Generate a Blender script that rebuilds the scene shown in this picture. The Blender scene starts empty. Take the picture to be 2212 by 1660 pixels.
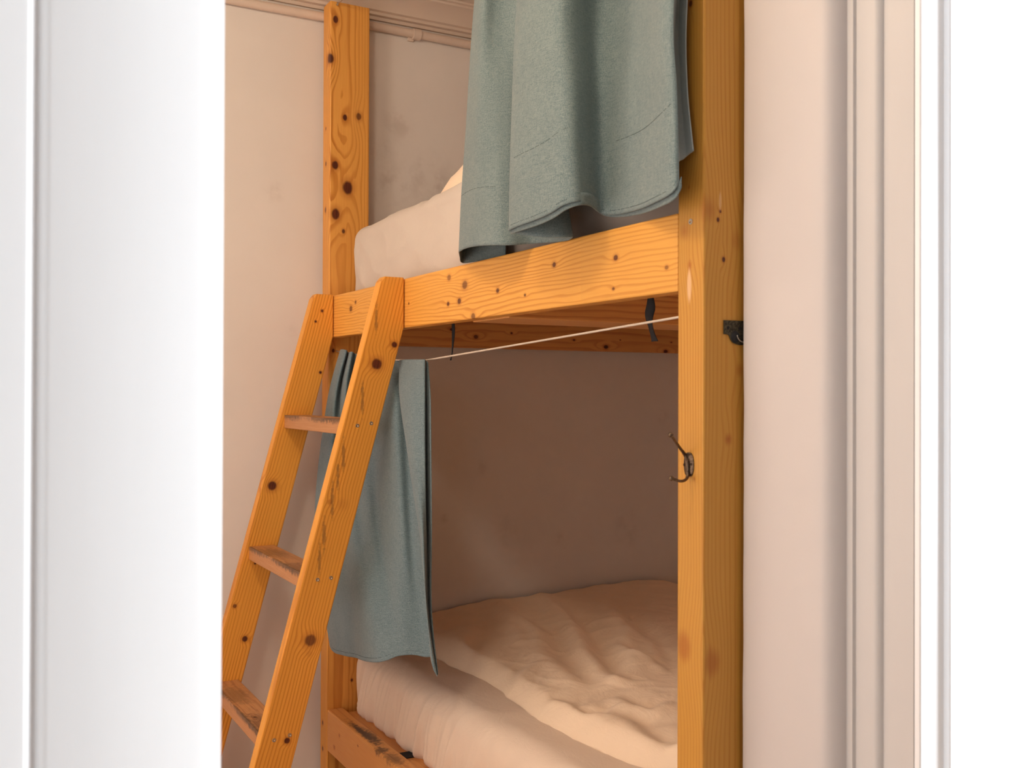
import bpy, bmesh, math, random
from mathutils import Vector, noise, Matrix
random.seed(7)
S = bpy.context.scene
COL = S.collection
ZR = 1.90            # height of the upper rail's top edge above the floor; all z below are relative to it

# ------------------------------------------------------------------ camera
FPX, YAW, PITCH, ROLL = 2197.8, 1.0620, 0.0068, 0.0033
CP = Vector((1.5911, -1.2605, -0.3521))
_F0 = Vector((-math.sin(YAW), math.cos(YAW), 0)); _R0 = Vector((math.cos(YAW), math.sin(YAW), 0)); _U0 = Vector((0, 0, 1))
FWD = _F0*math.cos(PITCH) + _U0*math.sin(PITCH)
_U1 = -_F0*math.sin(PITCH) + _U0*math.cos(PITCH)
RGT = _R0*math.cos(ROLL) + _U1*math.sin(ROLL)
UPV = -_R0*math.sin(ROLL) + _U1*math.cos(ROLL)
cam = bpy.data.cameras.new('camera'); camo = bpy.data.objects.new('camera', cam); COL.objects.link(camo)
m = Matrix((RGT, UPV, -FWD)).transposed().to_4x4(); m.translation = CP + Vector((0, 0, ZR))
camo.matrix_world = m
cam.sensor_width = 36; cam.lens = FPX/2212*36; cam.clip_start = .02
cam.dof.use_dof = True; cam.dof.focus_distance = 3.1; cam.dof.aperture_fstop = 7.0; cam.dof.aperture_blades = 0
S.camera = camo

# ------------------------------------------------------------------ world, lamps, exposure
W = bpy.data.worlds.new('world'); S.world = W; W.use_nodes = True
W.node_tree.nodes['Background'].inputs[0].default_value = (.9, .95, 1, 1)
W.node_tree.nodes['Background'].inputs[1].default_value = .3

YL_ = -2.1
def lamp(name, kind, loc, power, color, size=.1, rot=None, size_y=None):
    l = bpy.data.lights.new(name, kind); l.energy = power; l.color = color
    if kind == 'AREA':
        l.size = size
        if size_y: l.shape = 'RECTANGLE'; l.size_y = size_y
    else: l.shadow_soft_size = size
    o = bpy.data.objects.new(name, l); COL.objects.link(o)
    o.location = (loc[0], loc[1], loc[2]+ZR)
    if rot: o.rotation_euler = rot
    return o
lamp('room_ceiling_lamp', 'POINT', (-1.05, -1.10, 1.05), 10, (1, .84, .64), .12)      # two bulbs of one ceiling fitting's arms
lamp('room_ceiling_lamp_second', 'POINT', (.15, -1.20, 1.14), 31, (1, .85, .66), .13)
# added fills with no window behind: cool for the corridor, soft for the bedroom
lamp('corridor_fill', 'AREA', (2.15, 3.2, -.2), 250, (.85, .94, 1.0), 1.1, (math.radians(90), 0, math.radians(180-12)), 1.8)
lamp('bedroom_fill', 'AREA', (-.8, YL_+.03, -.6), 20, (1, .90, .86), 2.2, (math.radians(90), 0, 0), 1.9)
S.cycles.max_bounces = 14; S.cycles.diffuse_bounces = 10
S.view_settings.view_transform = 'Standard'; S.view_settings.look = 'None'
S.view_settings.gamma = 1; S.view_settings.use_curve_mapping = False
S.view_settings.exposure = 0.0

# ------------------------------------------------------------------ helpers
def pix(x, y, axis, val):
    """the point where the sight line of a photograph pixel meets the plane axis = val"""
    d = FWD + RGT*((x-1106)/FPX) - UPV*((y-830)/FPX)
    return CP + d*((val-CP[axis])/d[axis])

def link(o, parent=None):
    COL.objects.link(o)
    if parent is not None: o.parent = parent
    return o
def tag(o, label=None, cat=None, group=None, kind=None):
    if label: o['label'] = label
    if cat: o['category'] = cat
    if group: o['group'] = group
    if kind: o['kind'] = kind
    return o
def base(o):
    v = Vector((0, 0, 0)); 
    while o is not None: v += o.location; o = o.parent
    return v
def mk(name, bm, mat=None, parent=None, smooth=False, angle=None):
    """bmesh in relative coordinates -> object (local origin = parent's)"""
    off = Vector((0, 0, ZR)) - base(parent)
    bmesh.ops.translate(bm, verts=bm.verts, vec=off)
    bmesh.ops.recalc_face_normals(bm, faces=bm.faces)
    me = bpy.data.meshes.new(name); bm.to_mesh(me); bm.free()
    if mat: me.materials.append(mat)
    if smooth:
        for p in me.polygons: p.use_smooth = True
        if angle:
            bpy.context.view_layer.update()
            try: me.set_sharp_from_angle(angle=angle)
            except Exception: pass
    return link(bpy.data.objects.new(name, me), parent)
def root(name, loc, label, cat, group=None):
    o = bpy.data.objects.new(name, None); o.empty_display_size = .1
    o.location = (loc[0], loc[1], loc[2]+ZR); COL.objects.link(o)
    return tag(o, label, cat, group)
def box_bm(a, b, bev=.0, seg=2, bm=None):
    bm2 = bmesh.new()
    bmesh.ops.create_cube(bm2, size=1)
    for v in bm2.verts:
        v.co = Vector([(a[i]+b[i])/2 + v.co[i]*(b[i]-a[i]) for i in range(3)])
    if bev: bmesh.ops.bevel(bm2, geom=bm2.edges[:], offset=bev, segments=seg, profile=.5, affect='EDGES')
    if bm is None: return bm2
    me = bpy.data.meshes.new('t'); bm2.to_mesh(me); bm2.free(); bm.from_mesh(me); bpy.data.meshes.remove(me); return bm
def prism_bm(poly, axis, a, b, bev=0):
    """poly in the two other axes (cyclic order), extruded along axis a..b"""
    bm = bmesh.new(); ax = [i for i in range(3) if i != axis]
    def P(q, t):
        v = [0, 0, 0]; v[ax[0]] = q[0]; v[ax[1]] = q[1]; v[axis] = t; return v
    A = [bm.verts.new(P(q, a)) for q in poly]; B = [bm.verts.new(P(q, b)) for q in poly]
    bm.faces.new(A); bm.faces.new(B[::-1]); n = len(poly)
    for i in range(n): bm.faces.new((A[i], B[i], B[(i+1) % n], A[(i+1) % n]))
    bmesh.ops.recalc_face_normals(bm, faces=bm.faces)
    if bev: bmesh.ops.bevel(bm, geom=bm.edges[:], offset=bev, segments=2, profile=.5, affect='EDGES')
    return bm
def tube_bm(pts, rad, seg=10, bm=None, caps=True):
    bm = bm or bmesh.new(); rings = []; n = len(pts)
    pts = [Vector(p) for p in pts]; up = Vector((0, 0, 1))
    for i, p in enumerate(pts):
        t = (pts[min(i+1, n-1)]-pts[max(i-1, 0)]).normalized()
        a = t.cross(up)
        if a.length < 1e-3: a = t.cross(Vector((1, 0, 0)))
        a.normalize(); b = t.cross(a)
        r = rad[i] if hasattr(rad, '__len__') else rad
        rings.append([bm.verts.new(p + (a*math.cos(2*math.pi*k/seg)+b*math.sin(2*math.pi*k/seg))*r) for k in range(seg)])
    for i in range(n-1):
        for k in range(seg):
            bm.faces.new((rings[i][k], rings[i][(k+1) % seg], rings[i+1][(k+1) % seg], rings[i+1][k]))
    if caps: bm.faces.new(rings[0][::-1]); bm.faces.new(rings[-1])
    return bm
def sphere_bm(c, r, bm, sc=(1, 1, 1)):
    res = bmesh.ops.create_uvsphere(bm, u_segments=14, v_segments=8, radius=r)
    for v in res['verts']: v.co = Vector(c) + Vector([v.co[i]*sc[i] for i in range(3)])
def grid_bm(rows, closed=False):
    bm = bmesh.new(); V = [[bm.verts.new(p) for p in r] for r in rows]
    for i in range(len(V)-1):
        n = len(V[i])
        for j in range(n if closed else n-1):
            bm.faces.new((V[i][j], V[i][(j+1) % n], V[i+1][(j+1) % n], V[i+1][j]))
    return bm
def crv(pts, t):
    """Catmull-Rom through a list of tuples, t in 0..1"""
    n = len(pts)-1; f = min(max(t, 0), 1)*n; i = min(int(f), n-1); f -= i
    a, b, c, d = pts[max(i-1, 0)], pts[i], pts[i+1], pts[min(i+2, n)]
    return [.5*((2*b[k])+(-a[k]+c[k])*f+(2*a[k]-5*b[k]+4*c[k]-d[k])*f*f+(-a[k]+3*b[k]-3*c[k]+d[k])*f**3) for k in range(len(b))]
def lerp1(tab, x):
    if x <= tab[0][0]: return tab[0][1]
    for (a, va), (b, vb) in zip(tab, tab[1:]):
        if x <= b: return va+(vb-va)*(x-a)/(b-a)
    return tab[-1][1]
def sst(a, b, x):
    t = min(max((x-a)/(b-a), 0), 1); return t*t*(3-2*t)

# ------------------------------------------------------------------ materials
class NT:
    def __init__(s, name):
        s.m = bpy.data.materials.new(name); s.m.use_nodes = True; s.t = s.m.node_tree
        s.b = s.t.nodes['Principled BSDF']
    def n(s, typ, **kw):
        o = s.t.nodes.new(typ)
        for k, v in kw.items(): setattr(o, k, v)
        return o
    def set(s, sock, v):
        if isinstance(v, bpy.types.NodeSocket): s.t.links.new(v, sock)
        elif sock.type == 'VECTOR' and isinstance(v, (int, float)): sock.default_value = (v, v, v)
        elif isinstance(v, (tuple, list)) and sock.type == 'RGBA' and len(v) == 3: sock.default_value = (*v, 1)
        else: sock.default_value = v
    def ma(s, op, a, b=0., c=None, clamp=False):
        o = s.n('ShaderNodeMath', operation=op); o.use_clamp = clamp
        s.set(o.inputs[0], a); s.set(o.inputs[1], b)
        if c is not None: s.set(o.inputs[2], c)
        return o.outputs[0]
    def vm(s, op, a, b=(0, 0, 0), out=0):
        o = s.n('ShaderNodeVectorMath', operation=op); s.set(o.inputs[0], a)
        if op == 'SCALE': s.set(o.inputs['Scale'], b)
        else: s.set(o.inputs[1], b)
        return o.outputs[out]
    def mr(s, v, a, b, c=0., d=1., typ='SMOOTHSTEP'):
        o = s.n('ShaderNodeMapRange', interpolation_type=typ)
        for k, x in zip(('Value', 'From Min', 'From Max', 'To Min', 'To Max'), (v, a, b, c, d)): s.set(o.inputs[k], x)
        return o.outputs[0]
    def mix(s, f, a, b, mode='MIX'):
        o = s.n('ShaderNodeMix', data_type='RGBA', blend_type=mode)
        s.set(o.inputs[0], f); s.set(o.inputs[6], a); s.set(o.inputs[7], b); return o.outputs[2]
    def noise(s, v, scale, detail=3, rough=.5, out=0, dist=0):
        o = s.n('ShaderNodeTexNoise'); s.set(o.inputs['Vector'], v); s.set(o.inputs['Scale'], scale)
        s.set(o.inputs['Detail'], detail); s.set(o.inputs['Roughness'], rough); s.set(o.inputs['Distortion'], dist); return o.outputs[out]
    def obj(s): return s.n('ShaderNodeTexCoord').outputs['Object']
    def bump(s, h, strength=.3, dist=.001):
        o = s.n('ShaderNodeBump'); s.set(o.inputs['Strength'], strength); s.set(o.inputs['Distance'], dist); s.set(o.inputs['Height'], h)
        s.t.links.new(o.outputs[0], s.b.inputs['Normal'])
    def fin(s, col, rough=.5, spec=.4, **kw):
        s.set(s.b.inputs['Base Color'], col); s.set(s.b.inputs['Roughness'], rough); s.set(s.b.inputs['Specular IOR Level'], spec)
        for k, v in kw.items(): s.set(s.b.inputs[k], v)
        return s.m

LIGHTW = (.78, .38, .082); DARKW = (.50, .175, .024)
def wood(name, axis, heart, knots=(), parent=None, seed=0, light=LIGHTW, dark=DARKW, sp=.0065, wob=.012, grime=(), scuff=(), pale=(), rough=.42, rot=None, joints=()):
    """pine: growth rings about an off-centre heart line along `axis`, bent around knots.
    knots: (point, radius, strength)"""
    N = NT(name); off = Vector((0, 0, ZR)) - base(parent)
    p = N.obj()
    if rot:      # leaning piece: turn coordinates about x so that the grain runs along the piece
        o = N.n('ShaderNodeVectorRotate', rotation_type='X_AXIS'); N.set(o.inputs['Vector'], p); N.set(o.inputs['Center'], tuple(rot[0]+off)); N.set(o.inputs['Angle'], rot[1]); q = o.outputs[0]
    else: q = p
    h = heart if rot else (Vector(heart) + off)
    if rot: h = Vector(heart) + Vector(rot[0]) + off
    d = N.vm('SUBTRACT', q, tuple(h))
    sc = [1, 1, 1]; sc[axis] = 0
    flat = N.vm('MULTIPLY', d, tuple(sc))
    st = [6, 6, 6]; st[axis] = .9
    nz = N.noise(N.vm('ADD', N.vm('MULTIPLY', q, tuple(st)), (seed*3.1, seed*1.7, seed)), 1.6, 3, .5)
    r = N.ma('ADD', N.vm('LENGTH', flat, out=1), N.ma('MULTIPLY', N.ma('SUBTRACT', nz, .5), wob*2))
    st2 = [70, 70, 70]; st2[axis] = 5
    n2 = N.noise(N.vm('MULTIPLY', q, tuple(st2)), 1, 2, .5)
    r = N.ma('ADD', r, N.ma('MULTIPLY', N.ma('SUBTRACT', n2, .5), .0014))
    kd = None; kr = None
    for k in knots:
        P, rad, stg = k[0], k[1], k[2]
        e = N.vm('SUBTRACT', p, tuple(Vector(P)+off))
        es = [1, 1, 1]; es[axis] = .75 if not rot else 1
        L = N.vm('LENGTH', N.vm('MULTIPLY', e, tuple(es)), out=1)
        es2 = [1, 1, 1]; 
        if not rot: es2[axis] = .35
        L2 = N.vm('LENGTH', N.vm('MULTIPLY', e, tuple(es2)), out=1)
        w = N.mr(L2, 0, rad*3.2, 1, 0)
        r = N.ma('ADD', r, N.ma('MULTIPLY', w, rad*(1.1 if stg > 0 else .5)))
        if stg < 0:      # faint reddish spike knot
            Ln = N.ma('ADD', L, N.ma('MULTIPLY', N.ma('SUBTRACT', nz, .5), rad*1.6))
            c2_ = N.mr(N.ma('ADD', Ln, N.ma('MULTIPLY', N.ma('SUBTRACT', n2, .5), rad*.9)), rad*.2, rad*1.35, abs(stg), 0)
            halo = c2_
            kr = halo if kr is None else N.ma('MAXIMUM', kr, halo)
            continue
        Ln = N.ma('ADD', L, N.ma('MULTIPLY', N.ma('SUBTRACT', n2, .5), rad*.35))
        c = N.mr(Ln, rad*.62, rad*1.08, abs(stg), 0)
        halo = N.mr(Ln, rad*.8, rad*2.0, abs(stg)*.42, 0)
        kd = c if kd is None else N.ma('MAXIMUM', kd, c)
        kr = halo if kr is None else N.ma('MAXIMUM', kr, halo)
    f = N.ma('FRACT', N.ma('DIVIDE', r, sp))
    band = N.ma('MULTIPLY', N.mr(f, .42, .88, 0, 1, 'SMOOTHERSTEP'), N.mr(f, .92, 1.0, 1, 0))
    big = N.noise(N.vm('ADD', N.vm('MULTIPLY', q, tuple([x*1.0 for x in st])), (seed, 5, 2)), 1.1, 2, .5)
    band = N.ma('MULTIPLY', band, N.mr(big, .3, .7, .42, 1.0))
    st3 = [420, 420, 420]; st3[axis] = 9
    fib = N.noise(N.vm('MULTIPLY', q, tuple(st3)), 1, 2, .6)
    col = N.mix(band, light, dark)
    tone = N.mr(N.noise(N.vm('ADD', N.vm('MULTIPLY', q, tuple([x*1.3 for x in st])), (9, seed*2.3, 2)), 1.0, 2, .5), .25, .75, .0, 1)
    col = N.mix(tone, col, N.mix(.5, col, tuple(x*.80 for x in light)), 'MIX')
    col = N.mix(N.mr(fib, .3, .8, 0, .22), col, dark)
    if joints:   # finger joints between lengths of timber: a slight change of tone
        for (ja, jv, w) in joints:
            x = N.n('ShaderNodeSeparateXYZ'); N.set(x.inputs[0], p)
            g = N.mr(x.outputs[ja], jv+off[ja]-w, jv+off[ja]+w, 0, 1, 'LINEAR')
            col = N.mix(N.ma('MULTIPLY', g, .22), col, tuple(x*.75 for x in light))
    if kr is not None and kd is None: col = N.mix(kr, col, (.33, .085, .012))
    if kd is not None:
        ringk = N.mix(N.mr(fib, .35, .7, 0, 1), (.13, .030, .010), (.045, .012, .006))
        col = N.mix(kr, col, (.33, .085, .012))
        col = N.mix(kd, col, ringk)
    for (P, rad, stg, colr) in pale:
        e = N.vm('SUBTRACT', p, tuple(Vector(P)+off))
        e = N.vm('DIVIDE', e, rad); L = N.vm('LENGTH', e, out=1)
        col = N.mix(N.mr(N.ma('ADD', L, N.ma('MULTIPLY', n2, .5)), .7, 1.3, stg, 0), col, colr)
    if grime:
        gn = N.noise(N.vm('MULTIPLY', p, (60, 60, 60)), 1, 4, .65)
        for (P, rad, stg) in grime:
            e = N.vm('DIVIDE', N.vm('SUBTRACT', p, tuple(Vector(P)+off)), rad); L = N.vm('LENGTH', e, out=1)
            g = N.mr(N.ma('ADD', L, N.ma('MULTIPLY', N.ma('SUBTRACT', gn, .5), 2.2)), .35, 1.25, stg, 0)
            col = N.mix(g, col, (.085, .045, .025))
    N.bump(N.ma('ADD', band, N.ma('MULTIPLY', fib, .5)), .12, .0006)
    return N.fin(col, N.mr(fib, .2, .8, rough-.05, rough+.1), .35)

def plaster(name, col, var=.06, bumpd=.0015, stains=(), sc=1):
    N = NT(name); p = N.obj()
    a = N.noise(p, 1.7*sc, 4, .55); b = N.noise(p, 14, 4, .6); f = N.noise(p, 260, 2, .5)
    c = N.mix(N.mr(a, .3, .7, 0, 1), tuple(x*(1-var) for x in col), col)
    c = N.mix(N.mr(b, .35, .75, 0, .25), c, tuple(x*(1-var*1.2) for x in col))
    for (P, rad, stg, sc_) in stains:
        e = N.vm('DIVIDE', N.vm('SUBTRACT', p, (P[0], P[1], P[2]+ZR)), rad); L = N.vm('LENGTH', e, out=1)
        g = N.ma('MULTIPLY', N.mr(L, .1, 1, stg, 0), N.mr(b, .4, .68, 0.1, 1))
        c = N.mix(g, c, sc_)
    N.bump(N.ma('ADD', N.ma('MULTIPLY', b, .8), N.ma('MULTIPLY', f, .12)), .35, bumpd)
    return N.fin(c, .72, .25)

def gloss_paint(name, col, rough=.4):
    N = NT(name); p = N.obj()
    a = N.noise(N.vm('MULTIPLY', p, (30, 30, 3)), 1, 3, .5)
    N.bump(a, .12, .0006)
    return N.fin(N.mix(N.mr(a, .3, .7, 0, .5), col, tuple(x*.97 for x in col)), rough, .35)

def cloth(name, col, col2, weave=1500., bumps=.35, wr=0., stretch=(1, 1, 1), heather=.7):
    N = NT(name); p = N.obj()
    mottle = N.noise(N.vm('MULTIPLY', p, (1, 1, .6)), 760, 3, .65)
    slub = N.noise(N.vm('MULTIPLY', p, (60, 60, 900)), 1, 2, .6)
    slubv = N.noise(N.vm('MULTIPLY', p, (900, 900, 40)), 1, 2, .6)
    patch = N.noise(p, 9, 3, .5)
    f = N.mr(N.ma('ADD', N.ma('MULTIPLY', mottle, .5), N.ma('ADD', N.ma('MULTIPLY', slub, .25), N.ma('MULTIPLY', slubv, .25))), .38, .62, 0, heather)
    c = N.mix(f, col, col2)
    c = N.mix(N.mr(patch, .3, .7, 0, .12), c, tuple(x*.8 for x in col))
    h = N.ma('ADD', N.ma('MULTIPLY', mottle, .4), N.ma('MULTIPLY', N.ma('ADD', slub, slubv), .3))
    if wr:
        w = N.noise(N.vm('MULTIPLY', p, stretch), 1, 6, .6, dist=1.2)
        w2 = N.noise(N.vm('MULTIPLY', p, tuple(x*3 for x in stretch)), 1, 4, .6, dist=.8)
        rid = N.ma('SUBTRACT', 1., N.ma('ABSOLUTE', N.ma('MULTIPLY', N.ma('SUBTRACT', w, .5), 6)), clamp=True)
        h = N.ma('ADD', N.ma('MULTIPLY', h, .03), N.ma('ADD', N.ma('MULTIPLY', rid, wr), N.ma('MULTIPLY', w2, wr*.8)))
        N.bump(h, bumps, .004)
    else: N.bump(h, bumps, .0006)
    return N.fin(c, .88, .12, **{'Sheen Weight': .15, 'Sheen Roughness': .5})

def plain(name, col, rough=.5, metal=0., spec=.4, var=.25, sc=200):
    N = NT(name); a = N.noise(N.obj(), sc, 4, .6)
    N.bump(a, .2, .0004)
    return N.fin(N.mix(N.mr(a, .35, .65, 0, 1), col, tuple(x*(1-var) for x in col)), rough, spec, Metallic=metal)

# ------------------------------------------------------------------ setting
XW = -2.20           # end wall behind the far end of the bed
YB = 1.86            # long wall behind the bed
ZC = 1.235           # ceiling
ZF = -ZR             # floor
WALLC = (.765, .725, .685)
st = []
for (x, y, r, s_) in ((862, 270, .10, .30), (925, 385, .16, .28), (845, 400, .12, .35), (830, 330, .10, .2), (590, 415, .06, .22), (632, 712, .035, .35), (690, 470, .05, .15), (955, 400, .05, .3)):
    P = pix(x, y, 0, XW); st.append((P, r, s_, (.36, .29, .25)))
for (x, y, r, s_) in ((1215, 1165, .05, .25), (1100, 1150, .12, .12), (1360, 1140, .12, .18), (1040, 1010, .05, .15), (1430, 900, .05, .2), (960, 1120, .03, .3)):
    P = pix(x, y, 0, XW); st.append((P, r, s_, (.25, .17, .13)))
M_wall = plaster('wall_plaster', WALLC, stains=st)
M_wall2 = plaster('side_wall_plaster', (.88, .77, .66), .04)
M_part = plaster('partition_plaster', (.62, .58, .565), .03)
M_ceil = plaster('ceiling_plaster', (.66, .55, .46), .05)
M_white = gloss_paint('white_gloss_paint', (.90, .905, .92))
M_corr = plaster('corridor_white_plaster', (.86, .87, .88), .015, .0005)
M_floor = wood('floor_boards', 1, (0, 0, ZF-.3), seed=9, light=(.55, .36, .22), dark=(.38, .22, .12), sp=.02)

def struct(name, bm, mat, smooth=False, angle=None):
    return tag(mk(name, bm, mat, smooth=smooth, angle=angle), kind='structure')

YL = -2.1
struct('floor', box_bm((XW-.1, YL-.2, ZF-.06), (3.0, 3.8, ZF)), M_floor)
struct('ceiling', box_bm((XW-.1, YL-.2, ZC), (3.0, 3.8, ZC+.06)), M_ceil)
struct('wall_back', box_bm((XW-.1, YL-.1, ZF), (XW, YB+.1, ZC)), M_wall)
struct('wall_right', box_bm((XW, YB, ZF), (.084, YB+.1, ZC)), M_wall2)
struct('wall_left', box_bm((XW, YL-.1, ZF), (.60, YL, ZC)), M_wall2)
M_far = plaster('corridor_bounce_cut', (.10, .10, .11), .02)  # unseen wall made near black to cut light bounced through the door
struct('wall_corridor', box_bm((2.75, YL-.1, ZF), (2.85, 3.7, ZC)), M_far)
struct('wall_corridor_end', box_bm((.45, 3.6, ZF), (2.85, 3.7, ZC)), M_corr)
struct('wall_corridor_left', box_bm((.60, YL-.2, ZF), (2.85, YL-.1, ZC)), M_corr)

# partition beside the bed's near end: uneven plaster arris, seen almost edge on; it turns into the door lining
def px_xy(px, y=None, x=None):
    P = pix(px, 830, 1, y) if y is not None else pix(px, 830, 0, x)
    return (P.x, P.y)
A = [px_xy(1602.5, y=.088), px_xy(1765, y=.088)]
q = px_xy(1829, y=.128)
c0 = A[-1]
arc = []
for k in range(1, 9):   # rounded return towards the door lining
    t = k/8; arc.append((c0[0]+(q[0]-c0[0])*math.sin(t*math.pi/2)**.8, c0[1]+(q[1]-c0[1])*(1-math.cos(t*math.pi/2))))
bm = bmesh.new()
nz_ = 130; cols = [A[0]]+[(A[0][0]+(A[1][0]-A[0][0])*k/24, .088) for k in range(1, 25)]+arc
back = (q[0], .6)
rows = []
for i in range(nz_+1):
    z = ZF+(ZC-ZF)*i/nz_
    row = [(.0845, .6, z), (.0845, .14, z)]
    for j, (x, y) in enumerate(cols):
        w = noise.noise(Vector((j*.12, 0, z*9)))*.0022*max(0, 1-j/6)
        w2 = noise.noise(Vector((x*7, 3, z*2.2)))*.0022 + noise.noise(Vector((x*20, 3, z*9)))*.0008
        row.append((x+w+(.0012 if j == 0 else 0), y+w2*(1 if j < 24 else .3)+(.003 if j == 0 else 0), z))
    row.append((q[0], .6, z))
    rows.append(row)
struct('wall_partition', grid_bm(rows, closed=True), M_part, True, 1.0)
# main body of the partition and the corridor side wall
XR = px_xy(2030, y=.215)[0]
struct('wall_front_right', box_bm((.086, .235, ZF), (XR-.004, 3.6, ZC)), M_corr)
struct('wall_front_left', box_bm((.45, YL, ZF), (.585, -1.06, ZC)), M_corr)
struct('wall_lintel', box_bm((.45, -1.06, .55), (.585, .24, ZC)), M_corr)

# right door lining, stepped like a moulded jamb (plan profile extruded upwards)
P = [q]
P.append(px_xy(1833, y=q[1]+.001)); P.append(px_xy(1842, y=q[1]+.001))
a = px_xy(1849, x=P[-1][0]+.001); P.append(a)
P.append(px_xy(1885, y=a[1]+.0005))
b0 = P[-1]; b1 = px_xy(1909, x=b0[0]+.012)
for k in range(1, 7):
    t = k/6; P.append((b0[0]+(b1[0]-b0[0])*math.sin(t*math.pi/2), b0[1]+(b1[1]-b0[1])*(1-math.cos(t*math.pi/2))))
P.append(px_xy(1974, y=b1[1]+.0005))
c1 = P[-1]
M_jamb = gloss_paint('cream_jamb_paint', (.60, .575, .56), .5)
struct('trim_door_jamb_right', prism_bm(P+[(c1[0], .30), (q[0], .30)], 2, ZF, ZC-.3), M_jamb, True, .5)
x0 = c1[0]+.0015
O = [(x0, c1[1]+.0005), (x0+.010, c1[1]-.0005), (x0+.012, c1[1]+.002)]
c2 = px_xy(2003, x=x0+.012); O += [(c2[0], c2[1]-.002), (c2[0]-.002, c2[1]), (c2[0]-.022, c2[1]+.002)]
c3 = px_xy(2027, x=c2[0]-.022); O += [c3, (c3[0]+.020, c3[1]+.002), (c3[0]+.022, c3[1]+.004)]
O += [(c3[0]+.022, c3[1]+.075), (c3[0]+.020, c3[1]+.080), (c3[0]+.020, c3[1]+.28), (x0, c3[1]+.28)]
struct('trim_door_right', prism_bm(O, 2, ZF, ZC-.3), M_white, True, .5)
# left door casing: nearest thing to the camera, a broad flat board with a chamfer and an outer groove
xl = .62
e = lambda px, x=xl: px_xy(px, x=x)[1]
Q = [(.45, e(481)), (xl-.012, e(481, xl-.012)), (xl, e(420)), (xl, e(108)), (xl-.001, e(98)), (xl-.006, e(86)), (xl-.0085, e(79)), (xl-.006, e(72)), (xl-.001, e(56)), (xl-.0005, e(40)), (xl-.002, e(-60)), (.59, e(-60)), (.585, -1.35), (.45, -1.35)]
struct('trim_door_left', prism_bm(Q, 2, ZF, ZC-.3), M_white, True, .6)
struct('trim_door_head', box_bm((.45, -1.3, .50), (.62, .28, .62)), M_white)

# cornice along the end wall
prof = [(0, 1.118), (.012, 1.118), (.014, 1.130), (.030, 1.132), (.033, 1.142), (.045, 1.146), (.052, 1.160), (.068, 1.176), (.090, 1.190), (.112, 1.197), (.114, 1.204), (.126, 1.206), (.128, 1.213), (.150, 1.216), (.168, 1.222), (.170, ZC-.001), (0, ZC-.001)]
struct('trim_cornice', prism_bm([(XW+a_, z_) for a_, z_ in prof], 1, YL, YB), M_ceil, True, .35)
# the painted pipe under it
M_pipe = plaster('old_cream_paint', (.70, .58, .49), .08, .002)
pr = root('heating_pipe', (XW, -1, 1.09), 'cream painted pipe running along the wall just under the cornice', 'pipe')
P1 = pix(800, 70, 0, XW+.02)
pts = []
for i in range(60):
    y = YL+.01+(YB-YL-.02)*i/59
    pts.append((XW+.0175, y, 1.088+.002*noise.noise(Vector((y*2, 0, 0)))))
mk('pipe', tube_bm(pts, .0165, 16), M_pipe, pr, True)
by = pix(898, 78, 0, XW+.02).y
bm = tube_bm([(XW+.0175, by-.013, 1.088), (XW+.0175, by-.012, 1.088), (XW+.0175, by+.020, 1.088), (XW+.0175, by+.021, 1.088)], [.0175, .022, .022, .0175], 16)
box_bm((XW+.0, by-.03, 1.060), (XW+.012, by-.004, 1.075), .002, bm=bm)
mk('pipe_clip', bm, M_pipe, pr, True, .6)

# ------------------------------------------------------------------ bunk bed
L = 2.0845; PW = .0785; PD = .159; H = .155; ZT = 1.1196; ZL = -1.5495
bed = root('bunk_bed', (-1.0, 0, ZF), 'tall orange pine bunk bed with thick square posts and deep side rails', 'bed')
def K(lst, ax, v): return [(pix(x, y, ax, v), r, s_) for (x, y, r, s_) in lst]
lk = K([(725, 42, .012, 1), (745, 254, .010, 1), (775, 252, .012, .8), (724, 357, .014, 1), (751, 406, .022, 1), (725, 463, .018, 1), (742, 500, .007, .9), (776, 572, .008, .7), (720, 758, .006, 1)], 0, -L) \
   + K([(711, 126, .016, .9), (704, 278, .005, .8), (704, 354, .007, .8), (703, 454, .009, .8)], 1, 0) + [(pix(714, 126, 0, -L), .015, 1)] + [(pix(760, 1470, 0, -L), .005, 1)] + K([(697, 1562, .007, 1), (697, 1618, .007, 1)], 1, 0)
M_post1 = wood('pine_far_post', 2, (-L+.075, .045, 0), lk, bed, 1, sp=.0095, wob=.011)
mk('post', box_bm((-L-PW, 0, ZF), (-L, PD, ZT), .005), M_post1, bed)
rk = K([(1492, 8, .006, .9), (1478, 500, .020, -.55), (1490, 573, .010, -.7), (1488, 405, .004, -.6), (1478, 1398, .020, -.6), (1500, 1035, .004, -.5)], 1, 0) \
   + K([(1534, 452, .022, -.5), (1573, 950, .010, -.75), (1540, 1432, .020, -.6), (1590, 520, .015, -.3), (1598, 800, .012, -.5)], 0, PW)
rk2 = K([(1556, 457, .0028, 1), (1551, 475, .0038, 1), (1563, 561, .0045, 1)], 0, PW)
M_post2 = wood('pine_near_post', 2, (-.10, .16, 0), rk+rk2, bed, 2, sp=.0058, wob=.006, light=(.56, .285, .050), dark=(.42, .155, .020), pale=[(pix(1489, 618, 1, 0), (.008, .02, .036), .55, (.85, .58, .36)), (pix(1556, 435, 0, PW), (.02, .004, .022), .35, (.8, .55, .35))])
mk('post', box_bm((0, 0, ZF), (PW, PD, 1.2), .004), M_post2, bed)
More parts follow.
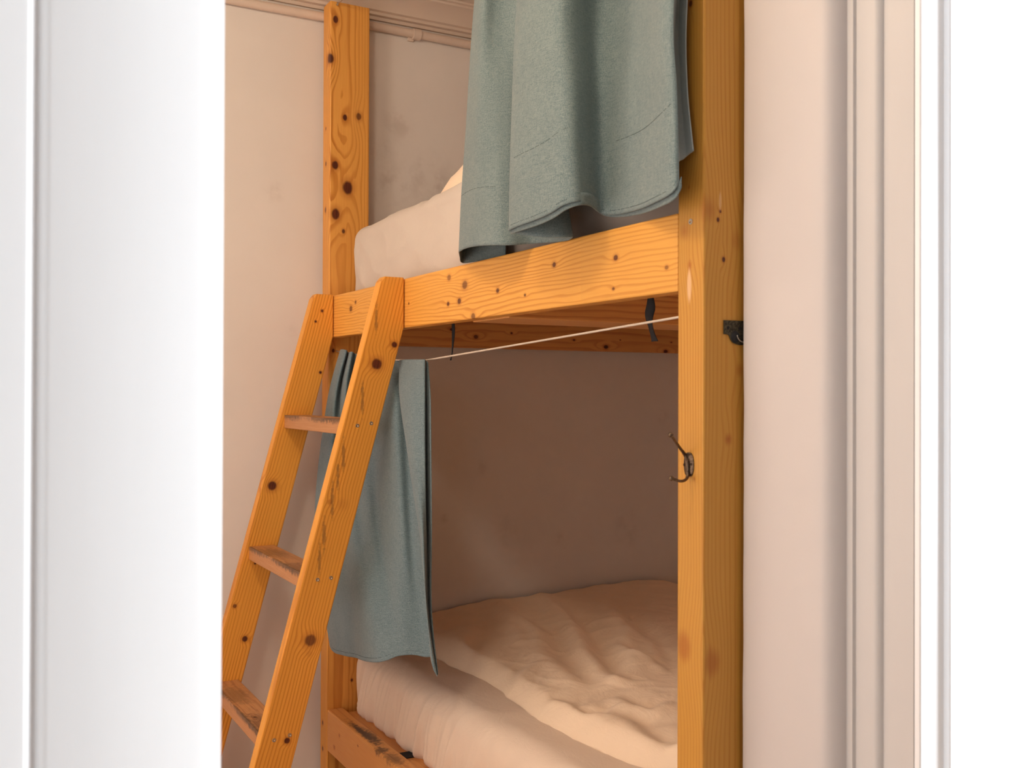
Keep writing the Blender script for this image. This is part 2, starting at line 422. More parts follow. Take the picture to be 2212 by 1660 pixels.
uk = K([(758, 667, .011, .8), (768, 653, .007, .7), (808, 655, .008, .8), (820, 659, .006, .8), (791, 714, .010, .7), (970, 600, .010, .6), (1004, 616, .013, .7), (968, 657, .007, .9), (992, 651, .009, .9), (1075, 628, .007, .9),
        (1134, 638, .004, .8), (1022, 684, .010, .7), (1197, 572, .007, .9), (1330, 557, .007, .9), (1325, 624, .004, .8), (883, 656, .004, .8), (1440, 578, .005, .6)], 1, 0)
M_rail = wood('pine_upper_rail', 0, (0, .03, -.22), uk, bed, 3, sp=.0105, wob=.034, dark=(.56, .20, .022), light=(.84, .42, .085), joints=((0, -1.0, .002), (0, -.35, .002)))
mk('side_rail', box_bm((-L, 0, -H), (0, .045, 0), .004), M_rail, bed)
lk2 = K([(733, 1590, .008, -.8), (722, 1615, .008, -.8), (773, 1612, .004, .7)], 1, 0)
gr = [(pix(785, 1585, 2, ZL), (.16, .016, .02), 1), (pix(800, 1590, 2, ZL), (.10, .02, .02), .9), (pix(822, 1622, 2, ZL), (.03, .03, .02), .8), (pix(850, 1640, 2, ZL), (.07, .03, .02), .6)]
M_lrail = wood('pine_lower_rail', 0, (0, .08, ZL-.36), lk2, bed, 4, sp=.0052, wob=.008, light=(.72, .35, .11), dark=(.46, .17, .045), grime=gr)
mk('side_rail', box_bm((-L, 0, ZL-H), (0, .062, ZL), .006), M_lrail, bed)
M_under = wood('pine_bed_base', 1, (0, 0, -.5), K([(1205, 765, .004, 1), (1240, 735, .005, 1), (1309, 750, .010, 1), (1438, 760, .010, 1), (1028, 728, .009, .9), (975, 712, .006, 1), (1105, 720, .005, 1), (1340, 735, .003, 1), (1450, 740, .004, 1), (750, 735, .013, 1)], 0, XW+.075), bed, 5, light=(.74, .38, .12), dark=(.48, .18, .05), sp=.007)
mk('end_beam', box_bm((XW+.03, PD, -.176), (XW+.075, 1.80, -.02), .003), M_under, bed)
mk('support_beam', box_bm((-.982, .046, -.158), (-.768, 1.80, -.062), .003), M_under, bed)
mk('end_beam', box_bm((-.045, PD, -.158), (0, 1.80, -.02), .003), M_under, bed)
mk('ledger', box_bm((-L+.0, .0455, -.110), (-.0, .078, -.056), .002), M_under, bed)
M_slat = wood('pine_slats', 0, (0, .6, -.9), (), bed, 6, light=(.76, .46, .20), dark=(.55, .28, .10))
for i in range(11):
    y = .085+i*.155
    mk('slat', box_bm((-L, y, -.060), (-.002, y+.135, -.038), .002), M_slat, bed)
# lower base: ledger beside the rail, slats
mk('ledger', box_bm((-L+.03, .064, ZL-.06), (0, .135, ZL-.012), .003), M_lrail, bed)
mk('end_beam', box_bm((XW+.03, PD, ZL-.15), (XW+.075, 1.80, ZL-.03), .003), M_under, bed)
for i in range(12):
    x = -2.0+i*.168
    mk('slat', box_bm((x, .14, ZL-.055), (x+.12, 1.75, ZL-.032), .002), M_slat, bed)
M_steel = plain('zinc_screw', (.50, .47, .42), .35, .9, sc=500)
M_black = plain('black_webbing', (.012, .012, .014), .8, sc=900)
M_bronze = plain('aged_bronze', (.17, .115, .075), .38, .85, var=.5, sc=260)
M_blackiron = plain('tarnished_bracket', (.10, .085, .055), .5, .6, var=.7, sc=240)

def screw_bm(c, axis, sgn, r=.0045):
    """countersunk cross head screw"""
    bm = bmesh.new(); ax = [i for i in range(3) if i != axis]
    def V(a_, b_, h_):
        v = [0, 0, 0]; v[ax[0]] = c[ax[0]]+a_; v[ax[1]] = c[ax[1]]+b_; v[axis] = c[axis]+sgn*h_; return v
    n = 24; rg = []
    for (rr, h_) in ((1.0, .0001), (.95, .0010), (.55, .0011)):
        rg.append([bm.verts.new(V(r*rr*math.cos(2*math.pi*k/n), r*rr*math.sin(2*math.pi*k/n), h_)) for k in range(n)])
    inner = []
    for k in range(n):
        t = 2*math.pi*k/n; s = .18 if (k % 6) else .55
        inner.append(bm.verts.new(V(r*s*math.cos(t), r*s*math.sin(t), -.0004)))
    rg.append(inner)
    for i in range(3):
        for k in range(n): bm.faces.new((rg[i][k], rg[i][(k+1) % n], rg[i+1][(k+1) % n], rg[i+1][k]))
    bm.faces.new(inner)
    return bm
mk('screw', screw_bm(pix(1492, 479, 1, 0), 1, -1, .0058), M_steel, bed, True, .5)

# ------------------------------------------------------------------ ladder
XR1, XL1, TH = -1.3600, -2.0250, .042
lad = root('bunk_ladder', (-1.7, -.4, ZF), 'leaning pine ladder hooked against the upper bunk rail', 'ladder')
yb = lambda z: 0 if z > -.155 else -(-.155-z)*.2695       # rear edge of a stile
wd = .118
slope = .2695
zb = ZF
def stile_poly():
    zt = .003
    yb_ = yb(zb)
    return [(-.003, zt), (-.003, -.155), (yb_-.003, zb), (yb_-.003-wd, zb), (-(zt+.155)*-0-.003-wd+ (.155+zt)*slope*0 - 0 + (0), -.155+0.0), (-.003-wd+(.155-.012)*slope, -.014), (-.003-wd+(.155+zt)*slope+.010, zt)]
ang = math.atan(slope)
def stile(x1, knots, seed, hrt, grime=()):
    Pv = (0, 0, -.155)
    mat = wood('pine_ladder_stile', 2, hrt, knots, lad, seed, light=(.82, .37, .055), dark=(.50, .155, .015), sp=.0105, wob=.012, rot=(Vector((x1, 0, -.155)), ang), grime=grime)
    mk('stile', prism_bm(stile_poly(), 0, x1-TH, x1, .0035), mat, lad)
zs = []
kn = K([(852, 745, .011, 1), (814, 787, .019, 1), (671, 1384, .020, .8), (669, 1412, .012, -.25), (620, 1601, .010, 1), (712, 1085, .009, -.5), (740, 1090, .018, -.18)], 0, XR1)
gr = []
for (x, y) in ((742, 985), (730, 1030), (718, 1080), (700, 1160), (690, 1210), (813, 690), (783, 860)):
    gr.append((pix(x, y, 0, XR1), (.02, .006, .055), .5))
stile(XR1, kn, 11, (-.035, .16, 0), gr)
kn = K([(588, 1050, .018, 1), (529, 1381, .011, 1), (696, 672, .006, 1), (682, 695, .005, 1), (692, 805, .006, 1), (507, 1310, .008, .8), (646, 1048, .012, -.4), (551, 1218, .004, 1)], 0, XL1)
stile(XL1, kn, 12, (-.03, -.30, 0))
# rungs: tread tops level, fronts square
M_rung = []
def front_y(z): return yb(z)-.003-wd
rz = []
for (px, py) in ((596/1*0+620, 897), (545, 1188), (478, 1473)):
    # tread height where its front edge meets the far stile's inner face
    lo = pix(px, py, 0, XL1); rz.append(lo.z)
rz = rz[:3]; step = (rz[0]-rz[2])/2
allz = [rz[0]+step*0, rz[0]-step, rz[0]-2*step, rz[0]-3*step]
for i, z in enumerate(allz):
    yf = front_y(z)+.012; yr = yb(z)-.018
    g = [((x_, yf, z), (.16, .010, .016), .75) for x_ in (-1.95, -1.62, -1.45)] + [((x_, yf+.03, z), (.13, .05, .01), .5) for x_ in (-1.85, -1.5)] + [((-1.40, yf+.05, z), (.04, .06, .01), .7)]
    mat = wood('pine_rung', 0, (0, yf+.05, z-.12), [((-1.88+.15*i, yf+.03, z), .007, .9)] if i == 2 else (), lad, 20+i, light=(.56, .27, .11), dark=(.34, .13, .05), sp=.004, wob=.012, grime=g)
    mk('rung', box_bm((XL1, yf, z-.047), (XR1-TH, yr, z), .003), mat, lad)
for (x, y) in ((772, 920), (802, 915), (686, 1253), (715, 1249), (592, 1600), (626, 1589)):
    mk('screw', screw_bm(pix(x, y, 0, XR1), 0, 1, .0058), M_steel, lad, True, .5)

# ------------------------------------------------------------------ curtain cords
def cord(pts, r): return tube_bm(pts, r, 8)
M_cord = plain('white_cord', (.60, .52, .43), .6, sc=900, var=.1)
cR = pix(1464, 686, 1, .022); cM = pix(918, 779, 1, .022); cL = (-L+.0, .03, -.203)
tag(mk('curtain_cord', cord([(0.0, cR.y, cR.z), tuple(cR), tuple(cM), (-1.75, .024, -.245), cL], .0026), M_cord, None, True),
    'thin white cord stretched under the upper bunk, holding the lower curtain', 'cord')
eye = pix(727, 10, 0, -L)
uc = root('upper_curtain_cord', (-L, .03, 1.08), 'white cord hooked to the top of the far post above the bed', 'cord')
mk('cord', cord([(-L+.016, eye.y+.004, eye.z+.004), (-1.2, .03, 1.088), (-.5, .03, 1.088), (0, .03, 1.10)], .0028), M_cord, uc, True)
ring = [(-L+.012+.006*math.cos(t*math.pi/6), eye.y, eye.z-.001+.006*math.sin(t*math.pi/6)) for t in range(13)]
bm = tube_bm(ring, .0014, 6, caps=False); tube_bm([(-L-.004, eye.y, eye.z-.001), (-L+.007, eye.y, eye.z-.001)], .0018, 6, bm)
mk('screw_eye', bm, M_steel, uc, True)

# ------------------------------------------------------------------ curtains
C1 = (.098, .152, .170); C2 = (.315, .372, .350)
M_cur = cloth('blue_grey_linen', C1, C2)
M_cur2 = cloth('blue_grey_linen_cool_lit', (.088, .142, .170), (.265, .340, .355))  # cooler light on the lower curtain put into its bluer colour
M_thread = plain('dark_thread', (.05, .08, .085), .8)

def smooth_cols(cols, per, sharp):
    """cols: list of columns, each a list of level points (tuples). Catmull-Rom between columns, split at sharp ones"""
    out = []
    segs = []; s0 = 0
    for s in sorted(sharp)+[len(cols)-1]:
        if s > s0: segs.append((s0, s)); s0 = s
    nl = len(cols[0])
    for (a_, b_) in segs:
        n = (b_-a_)*per
        for k in range(n+(1 if b_ == len(cols)-1 else 0)):
            out.append([tuple(crv([cols[c][l] for c in range(a_, b_+1)], k/n)) for l in range(nl)])
    return out
def sheet(cols, per, sharp, nv, wob=.0, seed=0):
    sc_ = smooth_cols(cols, per, sharp)
    rows = []
    for c in sc_:
        r = []
        for j in range(nv+1):
            p = Vector(crv(c, j/nv))
            if wob:
                p.y += wob*noise.noise(Vector((p.x*9, seed, p.z*3))); p.x += wob*.4*noise.noise(Vector((p.x*9, seed+7, p.z*4)))
            r.append(p)
        rows.append(r)
    return rows
# upper: (bottom px, py, Y), (px at the picture's top, Y)
U = [((1092, 556, .040), (1090, .03)), ((1045, 562, .044), (1055, .03)), ((1001, 569, .030), (1029, .02)), ((993, 556, -.01), (1025, .00)), ((992, 545, -.050), (1025, -.02)),
     ((1006, 537, -.070), (1034, -.045)), ((1030, 532, -.085), (1047, -.05)), ((1068, 530, -.085), (1072, -.02)), ((1100, 530, -.062), (1095, .0)), ((1160, 526, .0), (1120, .01)), ((1222, 521, -.005), (1148, .01)), ((1238, 512, -.02), (1158, .0)),
     ((1215, 513, -.045), (1145, -.02)), ((1170, 512, -.080), (1130, -.04)), ((1125, 507, -.105), (1118, -.06)), ((1099, 499, -.118), (1116, -.075)),
     ((1115, 491, -.130), (1126, -.088)), ((1150, 478, -.135), (1150, -.094)), ((1188, 461, -.132), (1182, -.094)), ((1220, 443, -.120), (1208, -.090)), ((1250, 436, -.098), (1232, -.068)), ((1272, 441, -.060), (1256, -.030)),
     ((1288, 455, -.022), (1278, .015)), ((1304, 463, -.004), (1303, .040)), ((1332, 464, .002), (1338, .052)), ((1366, 457, -.012), (1372, .030)), ((1402, 444, -.044), (1402, -.012)), ((1438, 425, -.072), (1427, -.066)),
     ((1456, 411, -.074), (1446, -.078)), ((1465, 394, -.066), (1457, -.074))]
cols = []
for (b_, t_) in U:
    B = pix(b_[0], b_[1], 1, b_[2]); T = pix(t_[0], 0, 1, t_[1])
    Tz = Vector((T.x, T.y, T.z)); k = (1.085-T.z)
    M_ = B.lerp(T, .5); M_.y = b_[2]*.55+t_[1]*.45
    top = Vector((T.x*.97, .025+t_[1]*.35, 1.085))
    cols.append([tuple(B), tuple(M_), tuple(T), tuple(T.lerp(top, .5)), tuple(top)])
rows = sheet(cols, 7, (4, 11, 15), 90, .004, 1)
def cur_obj(name, rows, mat, parent=None):
    o = mk(name, grid_bm(rows), mat, parent, True)
    s = o.modifiers.new('s', 'SOLIDIFY'); s.thickness = .0022; s.offset = 0
    return o
ucur = root('bed_curtain', (-.5, 0, 0), 'long blue-grey linen curtain hanging in front of the upper bunk', 'curtain')
cur_obj('cloth', rows, M_cur, ucur)
def stitches(rows, zoff, parent, i0, i1, front=-1, dash=.0045, skip=.4):
    bm = bmesh.new(); acc = 0; last = None; on = True
    pts = []
    for r in rows[i0:i1]:
        b_ = r[0]; 
        for k in range(len(r)-1):
            if r[k+1].z >= b_.z+zoff:
                t = (b_.z+zoff-r[k].z)/(r[k+1].z-r[k].z); pts.append(r[k].lerp(r[k+1], t)); break
    for a_, b_ in zip(pts, pts[1:]):
        n = max(1, int((b_-a_).length/dash))
        for k in range(n):
            if (k+len(bm.verts)) % 3 == 2 and random.random() < skip*2: continue
            p0 = a_.lerp(b_, (k+.15)/n); p1 = a_.lerp(b_, (k+.75)/n)
            for s in (-.0015,):
                q0 = p0+Vector((0, s, 0)); q1 = p1+Vector((0, s, 0))
                tube_bm([q0, q1], .0005, 4, bm)
    tag(mk('stitching', bm, M_thread, parent), kind='stuff')
stitches(rows, .165, ucur, 15*7, 29*7)
stitches(rows, .010, ucur, 15*7, 29*7)
stitches(rows, .150, ucur, 4*7, 9*7)
hem = []
for i, r in enumerate(rows[15*7:29*7+1]):
    t = i/(14*7); k = .006
    hem.append([Vector((p.x, p.y+k, p.z-.007-.004*math.sin(t*9))) for p in r[:5]])
cur_obj('hem_lining', hem, M_cur, ucur)
# lining flap at the curtain's near edge
G = [((1464, 382, -.050), (1456, -.045)), ((1466, 352, -.035), (1460, -.025)), ((1478, 344, -.022), (1466, -.012)), ((1487, 335, -.016), (1475, -.014)), ((1498, 326, -.022), (1486, -.020))]
cols = []
for (b_, t_) in G:
    B = pix(b_[0], b_[1], 1, b_[2]); T = pix(t_[0], 0, 1, t_[1]); top = Vector((T.x*.97, .03, 1.085))
    m2 = B.lerp(T, .45); m2.x -= .008*(1 if b_[0] > 1480 else .3)
    cols.append([tuple(B), tuple(m2), tuple(T), tuple(T.lerp(top, .5)), tuple(top)])
M_lin = cloth('pale_curtain_lining', (.30, .34, .34), (.45, .48, .46), heather=.4)
rows2 = sheet(cols, 8, (), 80, .004, 4)
o = cur_obj('lining_flap', rows2, M_lin, ucur); tag(o, 'paler turned-back lining at the near edge')

# lower curtain: levels y=top, 880, 1120, 1290, bottom
Lc = [([(742, 762, .035), (713, 880, .02), (700, 1120, .0), (708, 1290, .0), (713, 1372, .0)]),
      ([(736, 757, .015), (704, 880, -.015), (680, 1120, -.060), (697, 1290, -.055), (711, 1385, -.045)]),
      ([(741, 755, .0), (710, 880, -.028), (690, 1120, -.085), (706, 1290, -.085), (719, 1407, -.075)]),
      ([(749, 757, -.002), (722, 880, -.030), (712, 1120, -.085), (728, 1290, -.10), (742, 1417, -.095)]),
      ([(753, 762, .020), (733, 880, -.004), (738, 1120, -.060), (752, 1290, -.10), (768, 1422, -.100)]),
      ([(760, 760, -.004), (744, 880, -.030), (758, 1120, -.078), (776, 1290, -.115), (790, 1429, -.115)]),
      ([(768, 765, .024), (758, 880, .005), (778, 1120, -.060), (798, 1290, -.110), (812, 1432, -.120)]),
      ([(777, 764, .0), (775, 880, -.018), (797, 1120, -.060), (820, 1290, -.090), (836, 1427, -.105)]),
      ([(792, 772, .030), (802, 880, -.004), (818, 1120, -.040), (840, 1290, -.070), (856, 1419, -.085)]),
      ([(822, 775, .005), (828, 880, -.022), (840, 1120, -.046), (862, 1290, -.060), (876, 1416, -.062)]),
      ([(842, 779, .010), (852, 880, -.030), (866, 1120, -.042), (882, 1290, -.040), (896, 1416, -.040)]),
      ([(862, 780, .028), (874, 880, .0), (888, 1120, -.012), (902, 1290, -.016), (916, 1420, -.020)]),
      ([(880, 782, .034), (892, 880, .02), (912, 1120, .0), (921, 1290, .0), (930, 1420, -.008)]),
      ([(862, 779, .004), (866, 880, -.040), (902, 1120, -.055), (920, 1300, -.052), (934, 1436, -.055)]),
      ([(878, 777, -.004), (886, 880, -.050), (910, 1120, -.062), (921, 1300, -.060), (937, 1448, -.060)]),
      ([(918, 777, -.006), (918, 880, -.036), (919, 1120, -.048), (921, 1300, -.050), (944, 1462, -.055)]),
      ([(919, 779, .010), (920, 880, -.012), (921, 1120, -.020), (926, 1300, -.026), (943, 1456, -.04)]),
      ([(925, 783, .012), (931, 880, -.020), (932, 1120, -.030), (932, 1300, -.034), (946, 1458, -.046)])]
cols = []
for c in Lc:
    cols.append([tuple(pix(x, y, 1, Y)) for (x, y, Y) in c[::-1]])
rows = sheet(cols, 7, (12, 15, 16), 90, .003, 9)
lcur = root('bed_curtain', (-1.6, 0, -.6), 'shorter blue-grey linen curtain bunched behind the ladder at the lower bunk', 'curtain')
cur_obj('cloth', rows, M_cur2, lcur)
stitches(rows, .012, lcur, 2*7, 12*7)

# ------------------------------------------------------------------ bedding
def wr(p, s, seed, warp=.6):
    q_ = Vector((p[0]*s[0], p[1]*s[1], p[2]*s[2]+seed))
    q_ += Vector((noise.noise(q_*.7+Vector((seed, 0, 0))), noise.noise(q_*.7+Vector((0, seed, 5))), 0))*warp
    return 1-abs(noise.noise(q_))*2
def mattress(name, x0, x1, y0, y1, z0, z1, rad, mat, label, disp, nx=340, ztop=None):
    prof = []
    def seg(a_, b_, n):
        for k in range(n): prof.append((a_[0]+(b_[0]-a_[0])*k/n, a_[1]+(b_[1]-a_[1])*k/n))
    n = 10; r2 = rad*.8
    seg((y1, z0), (y0+r2, z0), 4)
    for k in range(n): t = k/n*math.pi/2; prof.append((y0+r2*(1-math.sin(t)), z0+r2*(1-math.cos(t))))
    seg((y0, z0+r2), (y0, z1-rad), 26)
    for k in range(n*2): t = k/(n*2)*math.pi/2; prof.append((y0+rad*(1-math.cos(t)), z1-rad+rad*math.sin(t)))
    seg((y0+rad, z1), (y1-rad, z1), 60)
    for k in range(n+1): t = k/n*math.pi/2; prof.append((y1-rad+rad*math.sin(t), z1-rad*(1-math.cos(t))))
    rows = []
    for i in range(nx+1):
        u = i/nx; x = x0+(x1-x0)*u
        d = min(x-x0, x1-x); re = .05
        k = 1-math.sqrt(max(0, 1-(1-min(d, re)/re)**2)) if d < re else 0
        row = []
        for (y, z) in prof:
            yc = (y0+y1)/2; zc = (z0+z1)/2
            yy = y+(re*k if y < yc else -re*k); zz = z-(re*k if z > zc else -re*k*.5)
            p = Vector((x, yy, zz)); nrm = Vector((0, 0, 0))
            if y < y0+rad: nrm.y = -(y0+rad-y)/rad
            if z > z1-rad: nrm.z = (z-(z1-rad))/rad
            if nrm.length < .2 : nrm = Vector((0, 0, -1)) if z < zc else Vector((0, 0, 1))
            nrm.normalize()
            p += nrm*disp(p, nrm)*(1 if 0 < i < nx else 0)
            row.append(p)
        rows.append(row)
    bm = grid_bm(rows, closed=True)
    bm.verts.ensure_lookup_table(); m_ = len(prof)
    bm.faces.new([bm.verts[j] for j in range(m_)][::-1]); bm.faces.new([bm.verts[nx*m_+j] for j in range(m_)])
    return tag(mk(name, bm, mat, None, True), label, 'mattress')
SHEET = (.75, .62, .50)
M_sheet = cloth('cream_cotton_sheet', SHEET, tuple(x*1.05 for x in SHEET), bumps=.30, wr=.35, stretch=(9, 14, 10), heather=.3)
M_duvet = cloth('cream_cotton_duvet', (.88, .71, .53), (.92, .75, .57), bumps=.42, wr=.34, stretch=(12, 20, 12), heather=.3)
def d_up(p, n):
    s = .005*wr(p, (3, 3, 5), 1)+.0045*wr((p.x+p.z*.9, p.y, p.z), (7, 4, 11), 3)
    sag = .012*math.sin(max(0, min(1, (p.z+.03)/.29))*math.pi)*abs(n.y)
    up = .022*sst(-1.95, -1.0, p.x)*max(0, n.z)
    return s+sag+up
M_sheet_up = cloth('beige_cotton_sheet', (.60, .53, .46), (.64, .57, .50), bumps=.30, wr=.35, stretch=(9, 14, 10), heather=.3)
mattress('mattress', -2.045, -.005, .088, 1.76, -.037, .262, .045, M_sheet_up, 'thick mattress in a cream fitted sheet on the upper bunk', d_up)
zt_l = -1.315
def d_lo(p, n):
    side = abs(n.y); gath = 0
    f = max(0, min(1, (zt_l-p.z)/.2))
    # gathers fanning from the bottom corner
    gath = (.016*wr((p.x-(p.z+1.3)*.35, 0, p.z), (13, 1, 1.6), 2, .25)+.006*wr((p.x-(p.z+1.3)*.3, 0, p.z), (32, 1, 3), 5, .3))*f*side*sst(-.3, -1.6, p.x)
    return gath + .004*wr(p, (3, 3, 4), 7) + .0035*wr((p.x+p.y*.4, p.y, p.z), (5, 9, 6), 8)*(1-side*.5) + .010*side*math.sin(f*2.6)
mattress('mattress', -2.065, -.005, .110, 1.74, ZL-.028, zt_l, .065, M_sheet, 'lower bunk mattress in a wrinkled cream fitted sheet', d_lo, 420)

# duvet of the lower bunk: front edge read off the picture on the mattress top
fe = [(940, 1418), (975, 1436), (1005, 1448), (1050, 1470), (1075, 1485), (1095, 1502), (1125, 1520), (1160, 1550), (1200, 1573), (1250, 1597), (1300, 1622), (1360, 1645), (1420, 1662), (1480, 1675)]
edge = [(pix(x, y, 2, zt_l+.012).x, pix(x, y, 2, zt_l+.012).y) for x, y in fe]
edge = [(-2.17, edge[0][1]+.02)] + edge + [(.0, edge[-1][1]+.01)]
edge.sort()
xs0, xs1 = -2.175, -.012
import numpy as np
def FP(lst):
    o = []
    for (u, v) in lst:
        p = pix(920+u/3.609, 1200+v/3.609, 2, zt_l+.085); o.append((p.x, p.y))
    return o
FOLDS = [   # (line on the duvet, ridge height, ridge width, drop on its right-hand side)
 ([(560, 330), (700, 470), (900, 600), (960, 760), (1120, 900), (1260, 1010)], .020, .055, .020),
 ([(900, 280), (1060, 430), (1170, 560), (1250, 690), (1290, 780), (1400, 910), (1540, 1010)], .024, .050, .026),
 ([(1400, 380), (1540, 520), (1600, 620), (1620, 740), (1700, 900)], .018, .050, .022),
 ([(1640, 560), (1740, 660), (1790, 760), (1840, 900)], .018, .045, .018),
 ([(290, 520), (250, 650), (230, 820)], .014, .04, -.012),
 ([(600, 970), (690, 890), (860, 800)], .010, .035, .008),
 ([(620, 1000), (800, 1040), (1000, 1060), (1180, 1110)], .009, .035, .008),
 ([(1080, 1090), (1230, 1170), (1400, 1180), (1560, 1120)], .012, .035, .012),
 ([(1480, 1060), (1620, 1150), (1760, 1180), (1900, 1130)], .012, .035, .012),
 ([(1540, 1190), (1650, 1300), (1820, 1420)], .011, .045, .011),
 ([(1050, 1180), (1200, 1260), (1350, 1240)], .007, .03, .007),
 ([(620, 520), (740, 600), (760, 680)], .007, .03, .007),
 ([(1100, 660), (1180, 640), (1240, 620)], .005, .02, .005),
 ([(1460, 700), (1600, 790), (1760, 850), (1900, 950)], .009, .03, .009),
 ([(1150, 520), (1400, 510), (1540, 540)], .006, .03, .006),
 ([(1500, 1010), (1580, 960), (1680, 800)], .010, .035, -.010),
 ([(1780, 1560), (1880, 1470), (1960, 1400)], .018, .035, .012),
]
def fold_field(X, Y):
    Z = np.zeros_like(X)
    for pts, A, w, B in FOLDS:
        p = FP(pts); best = np.full_like(X, 1e9); sgn = np.zeros_like(X); tt = np.zeros_like(X); n = len(p)-1
        for i, ((ax, ay), (bx, by)) in enumerate(zip(p, p[1:])):
            dx, dy = bx-ax, by-ay; L2 = dx*dx+dy*dy
            t = np.clip(((X-ax)*dx+(Y-ay)*dy)/L2, 0, 1)
            d = np.hypot(X-ax-t*dx, Y-ay-t*dy); m_ = d < best
            s_ = ((X-ax)*dy-(Y-ay)*dx)/math.sqrt(L2)
            best = np.where(m_, d, best); sgn = np.where(m_, np.sign(s_), sgn); tt = np.where(m_, (i+t)/n, tt)
        env = np.clip(np.minimum(tt, 1-tt)*5, 0, 1)**.7
        sd = best*sgn
        Z += env*(A*np.exp(-((sd-w*.35)/w)**2) - B*np.exp(-((sd+w*.75)/(w*.8))**2))
    return Z
def duvet_z(x, y, fz):
    ye = lerp1(edge, x)
    d = y-ye
    t = sst(-.0, .06, d)**.55 if d > 0 else 0
    puff = .052+.030*sst(0, .5, d)+.022*sst(.6, 1.3, d)
    far = 1-sst(1.55, 1.78, y)*.80
    endw = 1-.10*sst(.10, 0, x-xs0)
    big = .012*noise.noise(Vector((x*2.0+3, y*2.2, 1)))
    a1 = x*.9+y*.45; a2 = -x*.45+y*.9
    fine = .0045*wr((a2, a1, 0), (9, 3.5, 0), 14, .9) + .0022*wr((a1, a2, 0), (22, 9, 0), 15, .8)
    amp = sst(0, .08, d)*(1-.45*sst(.9, 1.5, d))
    lip = .005*noise.noise(Vector((x*17, 0, 2)))*math.exp(-(d/.05)**2)
    return zt_l+.004+(puff*t*endw*far)+(big+fine+fz)*amp+lip*t
nx, ny = 400, 260
xs = []; 
GX = np.zeros((nx+1, ny+1)); GY = np.zeros((nx+1, ny+1))
for i in range(nx+1):
    x = xs0+(xs1-xs0)*i/nx; ye = lerp1(edge, x)+.006*noise.noise(Vector((x*14, 0, 3)))+.008*noise.noise(Vector((x*4, 2, 3)))
    for j in range(ny+1):
        v = (j/ny)**1.25; GX[i, j] = x; GY[i, j] = ye+(1.79-ye)*v
FZ = fold_field(GX, GY)
rows = []
for i in range(nx+1):
    r = [Vector((GX[i, j], GY[i, j], duvet_z(GX[i, j], GY[i, j], FZ[i, j]))) for j in range(ny+1)]
    x = GX[i, 0]; ye = GY[i, 0]
    r[0].z = zt_l+.004
    # tucked underside
    r = [Vector((x, 1.79, zt_l+.003)), Vector((x, ye+.03, zt_l+.003))]+r
    rows.append(r)
tag(mk('duvet', grid_bm(rows), M_duvet, None, True), 'crumpled cream duvet spread over the lower bunk', 'duvet')

# bedding heap on the upper bunk, mostly behind the curtain
rows = []
n1, n2 = 160, 90
for i in range(n1+1):
    x = -1.42+(1.40)*i/n1; r = []
    for j in range(n2+1):
        y = .125+(1.55)*j/n2
        d = y-.125; dx = x+1.42
        t = sst(0, .05, d)**.5*min(1, (sst(0, .06, dx))**.5)
        z = .268+t*(.066+.105*sst(.0, .40, dx)+.04*sst(0, .4, d))+.007*t*wr((x, y, 0), (5, 5, 0), 4, .8)
        r.append(Vector((x, y, z)))
    rows.append(r)
bmh = grid_bm(rows)
tag(mk('duvet', bmh, M_duvet, None, True), 'cream duvet heaped on the upper bunk, showing beside the curtain', 'duvet')

# ------------------------------------------------------------------ straps
def ribbon(pts, w, name, label, wdir=(1, 0, 0)):
    rows = []
    n = 26
    for i in range(n+1):
        p = Vector(crv(pts, i/n)); 
        ww = lerp1(w, i/n) if isinstance(w, list) else w
        tw = math.sin(i*.22)*.3
        a_ = Vector((math.cos(tw), math.sin(tw), 0))*ww/2
        rows.append([p-a_, p+Vector((0, -.002*math.cos(i*.5), 0)), p+a_])
    o = mk(name, grid_bm(rows), M_black, None, True)
    s = o.modifiers.new('s', 'SOLIDIFY'); s.thickness = .0016
    return tag(o, label, 'strap')
Y = .080
pp = lambda x, y, Y=Y: tuple(pix(x, y, 1, Y))
ribbon([pp(978, 694), pp(979, 715), pp(978, 740), pp(976, 762), pp(973, 779)], [(0, .014), (.5, .011), (.8, .010), (1, .016)], 'mattress_strap', 'short thin black strap dangling under the rail near the ladder')
ribbon([pp(1405, 640), pp(1405, 662), pp(1402, 686), pp(1405, 708), pp(1414, 738)], [(0, .016), (.35, .026), (.7, .022), (1, .030)], 'mattress_strap', 'broader black strap hanging beneath the rail near the near post')
a_ = pix(878, 1624, 2, ZL-.008); b_ = pix(900, 1642, 2, ZL-.008)
tag(mk('mattress_strap', box_bm((a_.x, .058, ZL-.0115), (a_.x+.055, .16, ZL-.0085), .0008), M_black), 'black strap lying across the lower ledger beneath the mattress', 'strap')

# ------------------------------------------------------------------ coat hook on the near post
hk = root('coat_hook', (.034, 0, -.5), 'small bronze double coat hook screwed to the near post', 'hook')
c = pix(1489, 1004, 1, 0)
def oval_bm(c, rx, rz, th):
    bm = bmesh.new(); n = 28; rg = []
    for (s, h_) in ((1, 0), (1, .5), (.86, 1.0), (.5, 1.15)):
        rg.append([bm.verts.new((c.x+rx*s*math.copysign(abs(math.cos(2*math.pi*k/n))**.75, math.cos(2*math.pi*k/n)), -th*h_, c.z+rz*s*math.copysign(abs(math.sin(2*math.pi*k/n))**.85, math.sin(2*math.pi*k/n)))) for k in range(n)])
    for i in range(3):
        for k in range(n): bm.faces.new((rg[i][k], rg[i][(k+1) % n], rg[i+1][(k+1) % n], rg[i+1][k]))
    bm.faces.new(rg[-1]); bm.faces.new(rg[0][::-1]); return bm
mk('back_plate', oval_bm(c, .0150, .0235, .0035), M_bronze, hk, True, .7)
yh = -.0055
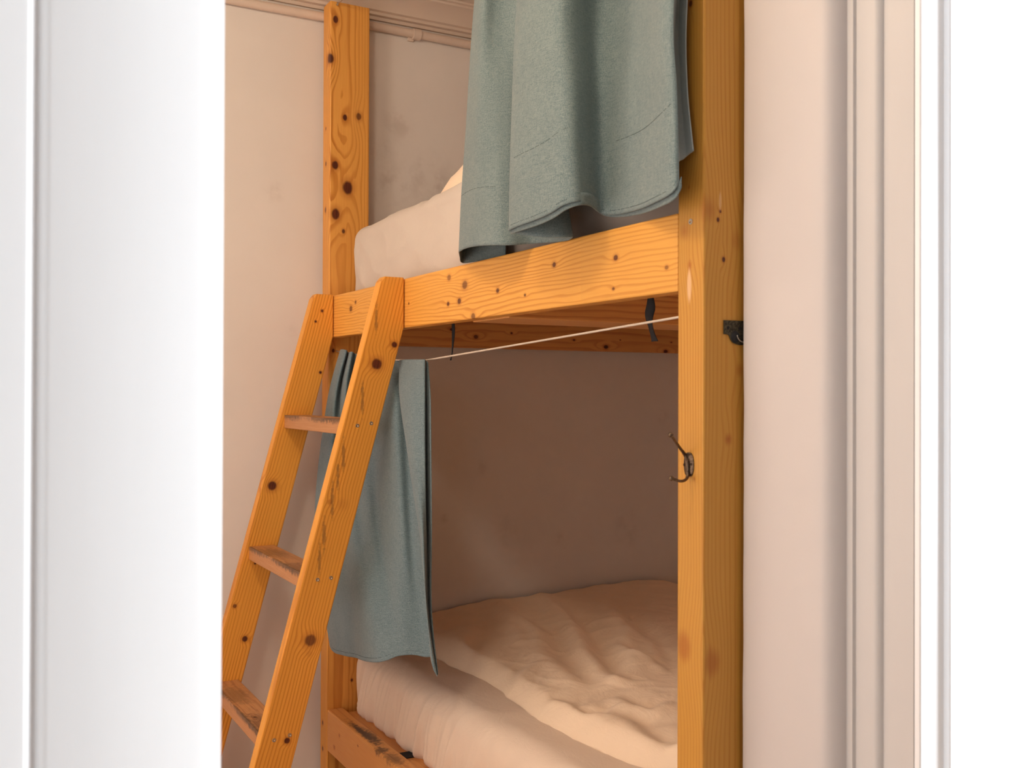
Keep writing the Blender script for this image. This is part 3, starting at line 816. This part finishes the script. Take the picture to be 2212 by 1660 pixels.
t1 = pix(1449, 940, 1, -.062); r1 = pix(1480, 984, 1, yh); r2 = pix(1485, 1000, 1, yh); r3 = pix(1486, 1024, 1, yh); r4 = pix(1482, 1036, 1, -.014); r5 = pix(1470, 1040, 1, -.030); t2 = pix(1450, 1034, 1, -.052)
path = [t1, t1.lerp(r1, .33), t1.lerp(r1, .66), r1, r2, r3, r4, r5, t2]
path = [Vector(crv([tuple(v) for v in path], k/40)) for k in range(41)]
rad = [.0027+.0016*math.exp(-((k-20)/7)**2) for k in range(41)]
mk('arms', tube_bm(path, rad, 12), M_bronze, hk, True)
for t_ in (t1, t2):
    bm = bmesh.new(); sphere_bm(t_, .0050, bm); mk('ball_tip', bm, M_bronze, hk, True)
for dx, dz in ((-.0105, -.001), (.0100, .001)):
    mk('screw', screw_bm(Vector((c.x+dx, -.0036, c.z+dz)), 1, -1, .0028), plain('dark_screw', (.05, .03, .02), .5, .7), hk, True, .5)

# ------------------------------------------------------------------ metal bracket on the post's end face
br = root('metal_latch', (PW, .08, -.235), 'dark tarnished metal latch plate on the near post beside the wall', 'latch')
def fp(x, y): v = pix(x, y, 0, PW); return (v.y, v.z)
poly = [fp(1562, 692), fp(1610, 694), fp(1610, 746), fp(1598, 746), fp(1589, 744), fp(1582, 741), fp(1577, 735), fp(1574, 726), fp(1571, 723), fp(1562, 722)]
mk('plate', prism_bm(poly, 0, PW, PW+.0028, .0006), M_blackiron, br)
bm = bmesh.new()
mid = fp(1586, 728)
sphere_bm((PW+.002, mid[0], mid[1]), .011, bm, (.45, 1, 1.1)); mk('socket', bm, M_black, br, True)
ringp = [(PW+.007, mid[0]+.017+.016*math.cos(t), mid[1]+.006+.016*math.sin(t)) for t in [math.pi+.2+k*.13 for k in range(14)]]
mk('wire_loop', tube_bm(ringp, .0010, 6), M_steel, br, True)
for (x, y) in ((1573, 708), (1599, 710)):
    v = pix(x, y, 0, PW+.0028); mk('screw', screw_bm(v, 0, 1, .0028), M_black, br, True, .5)
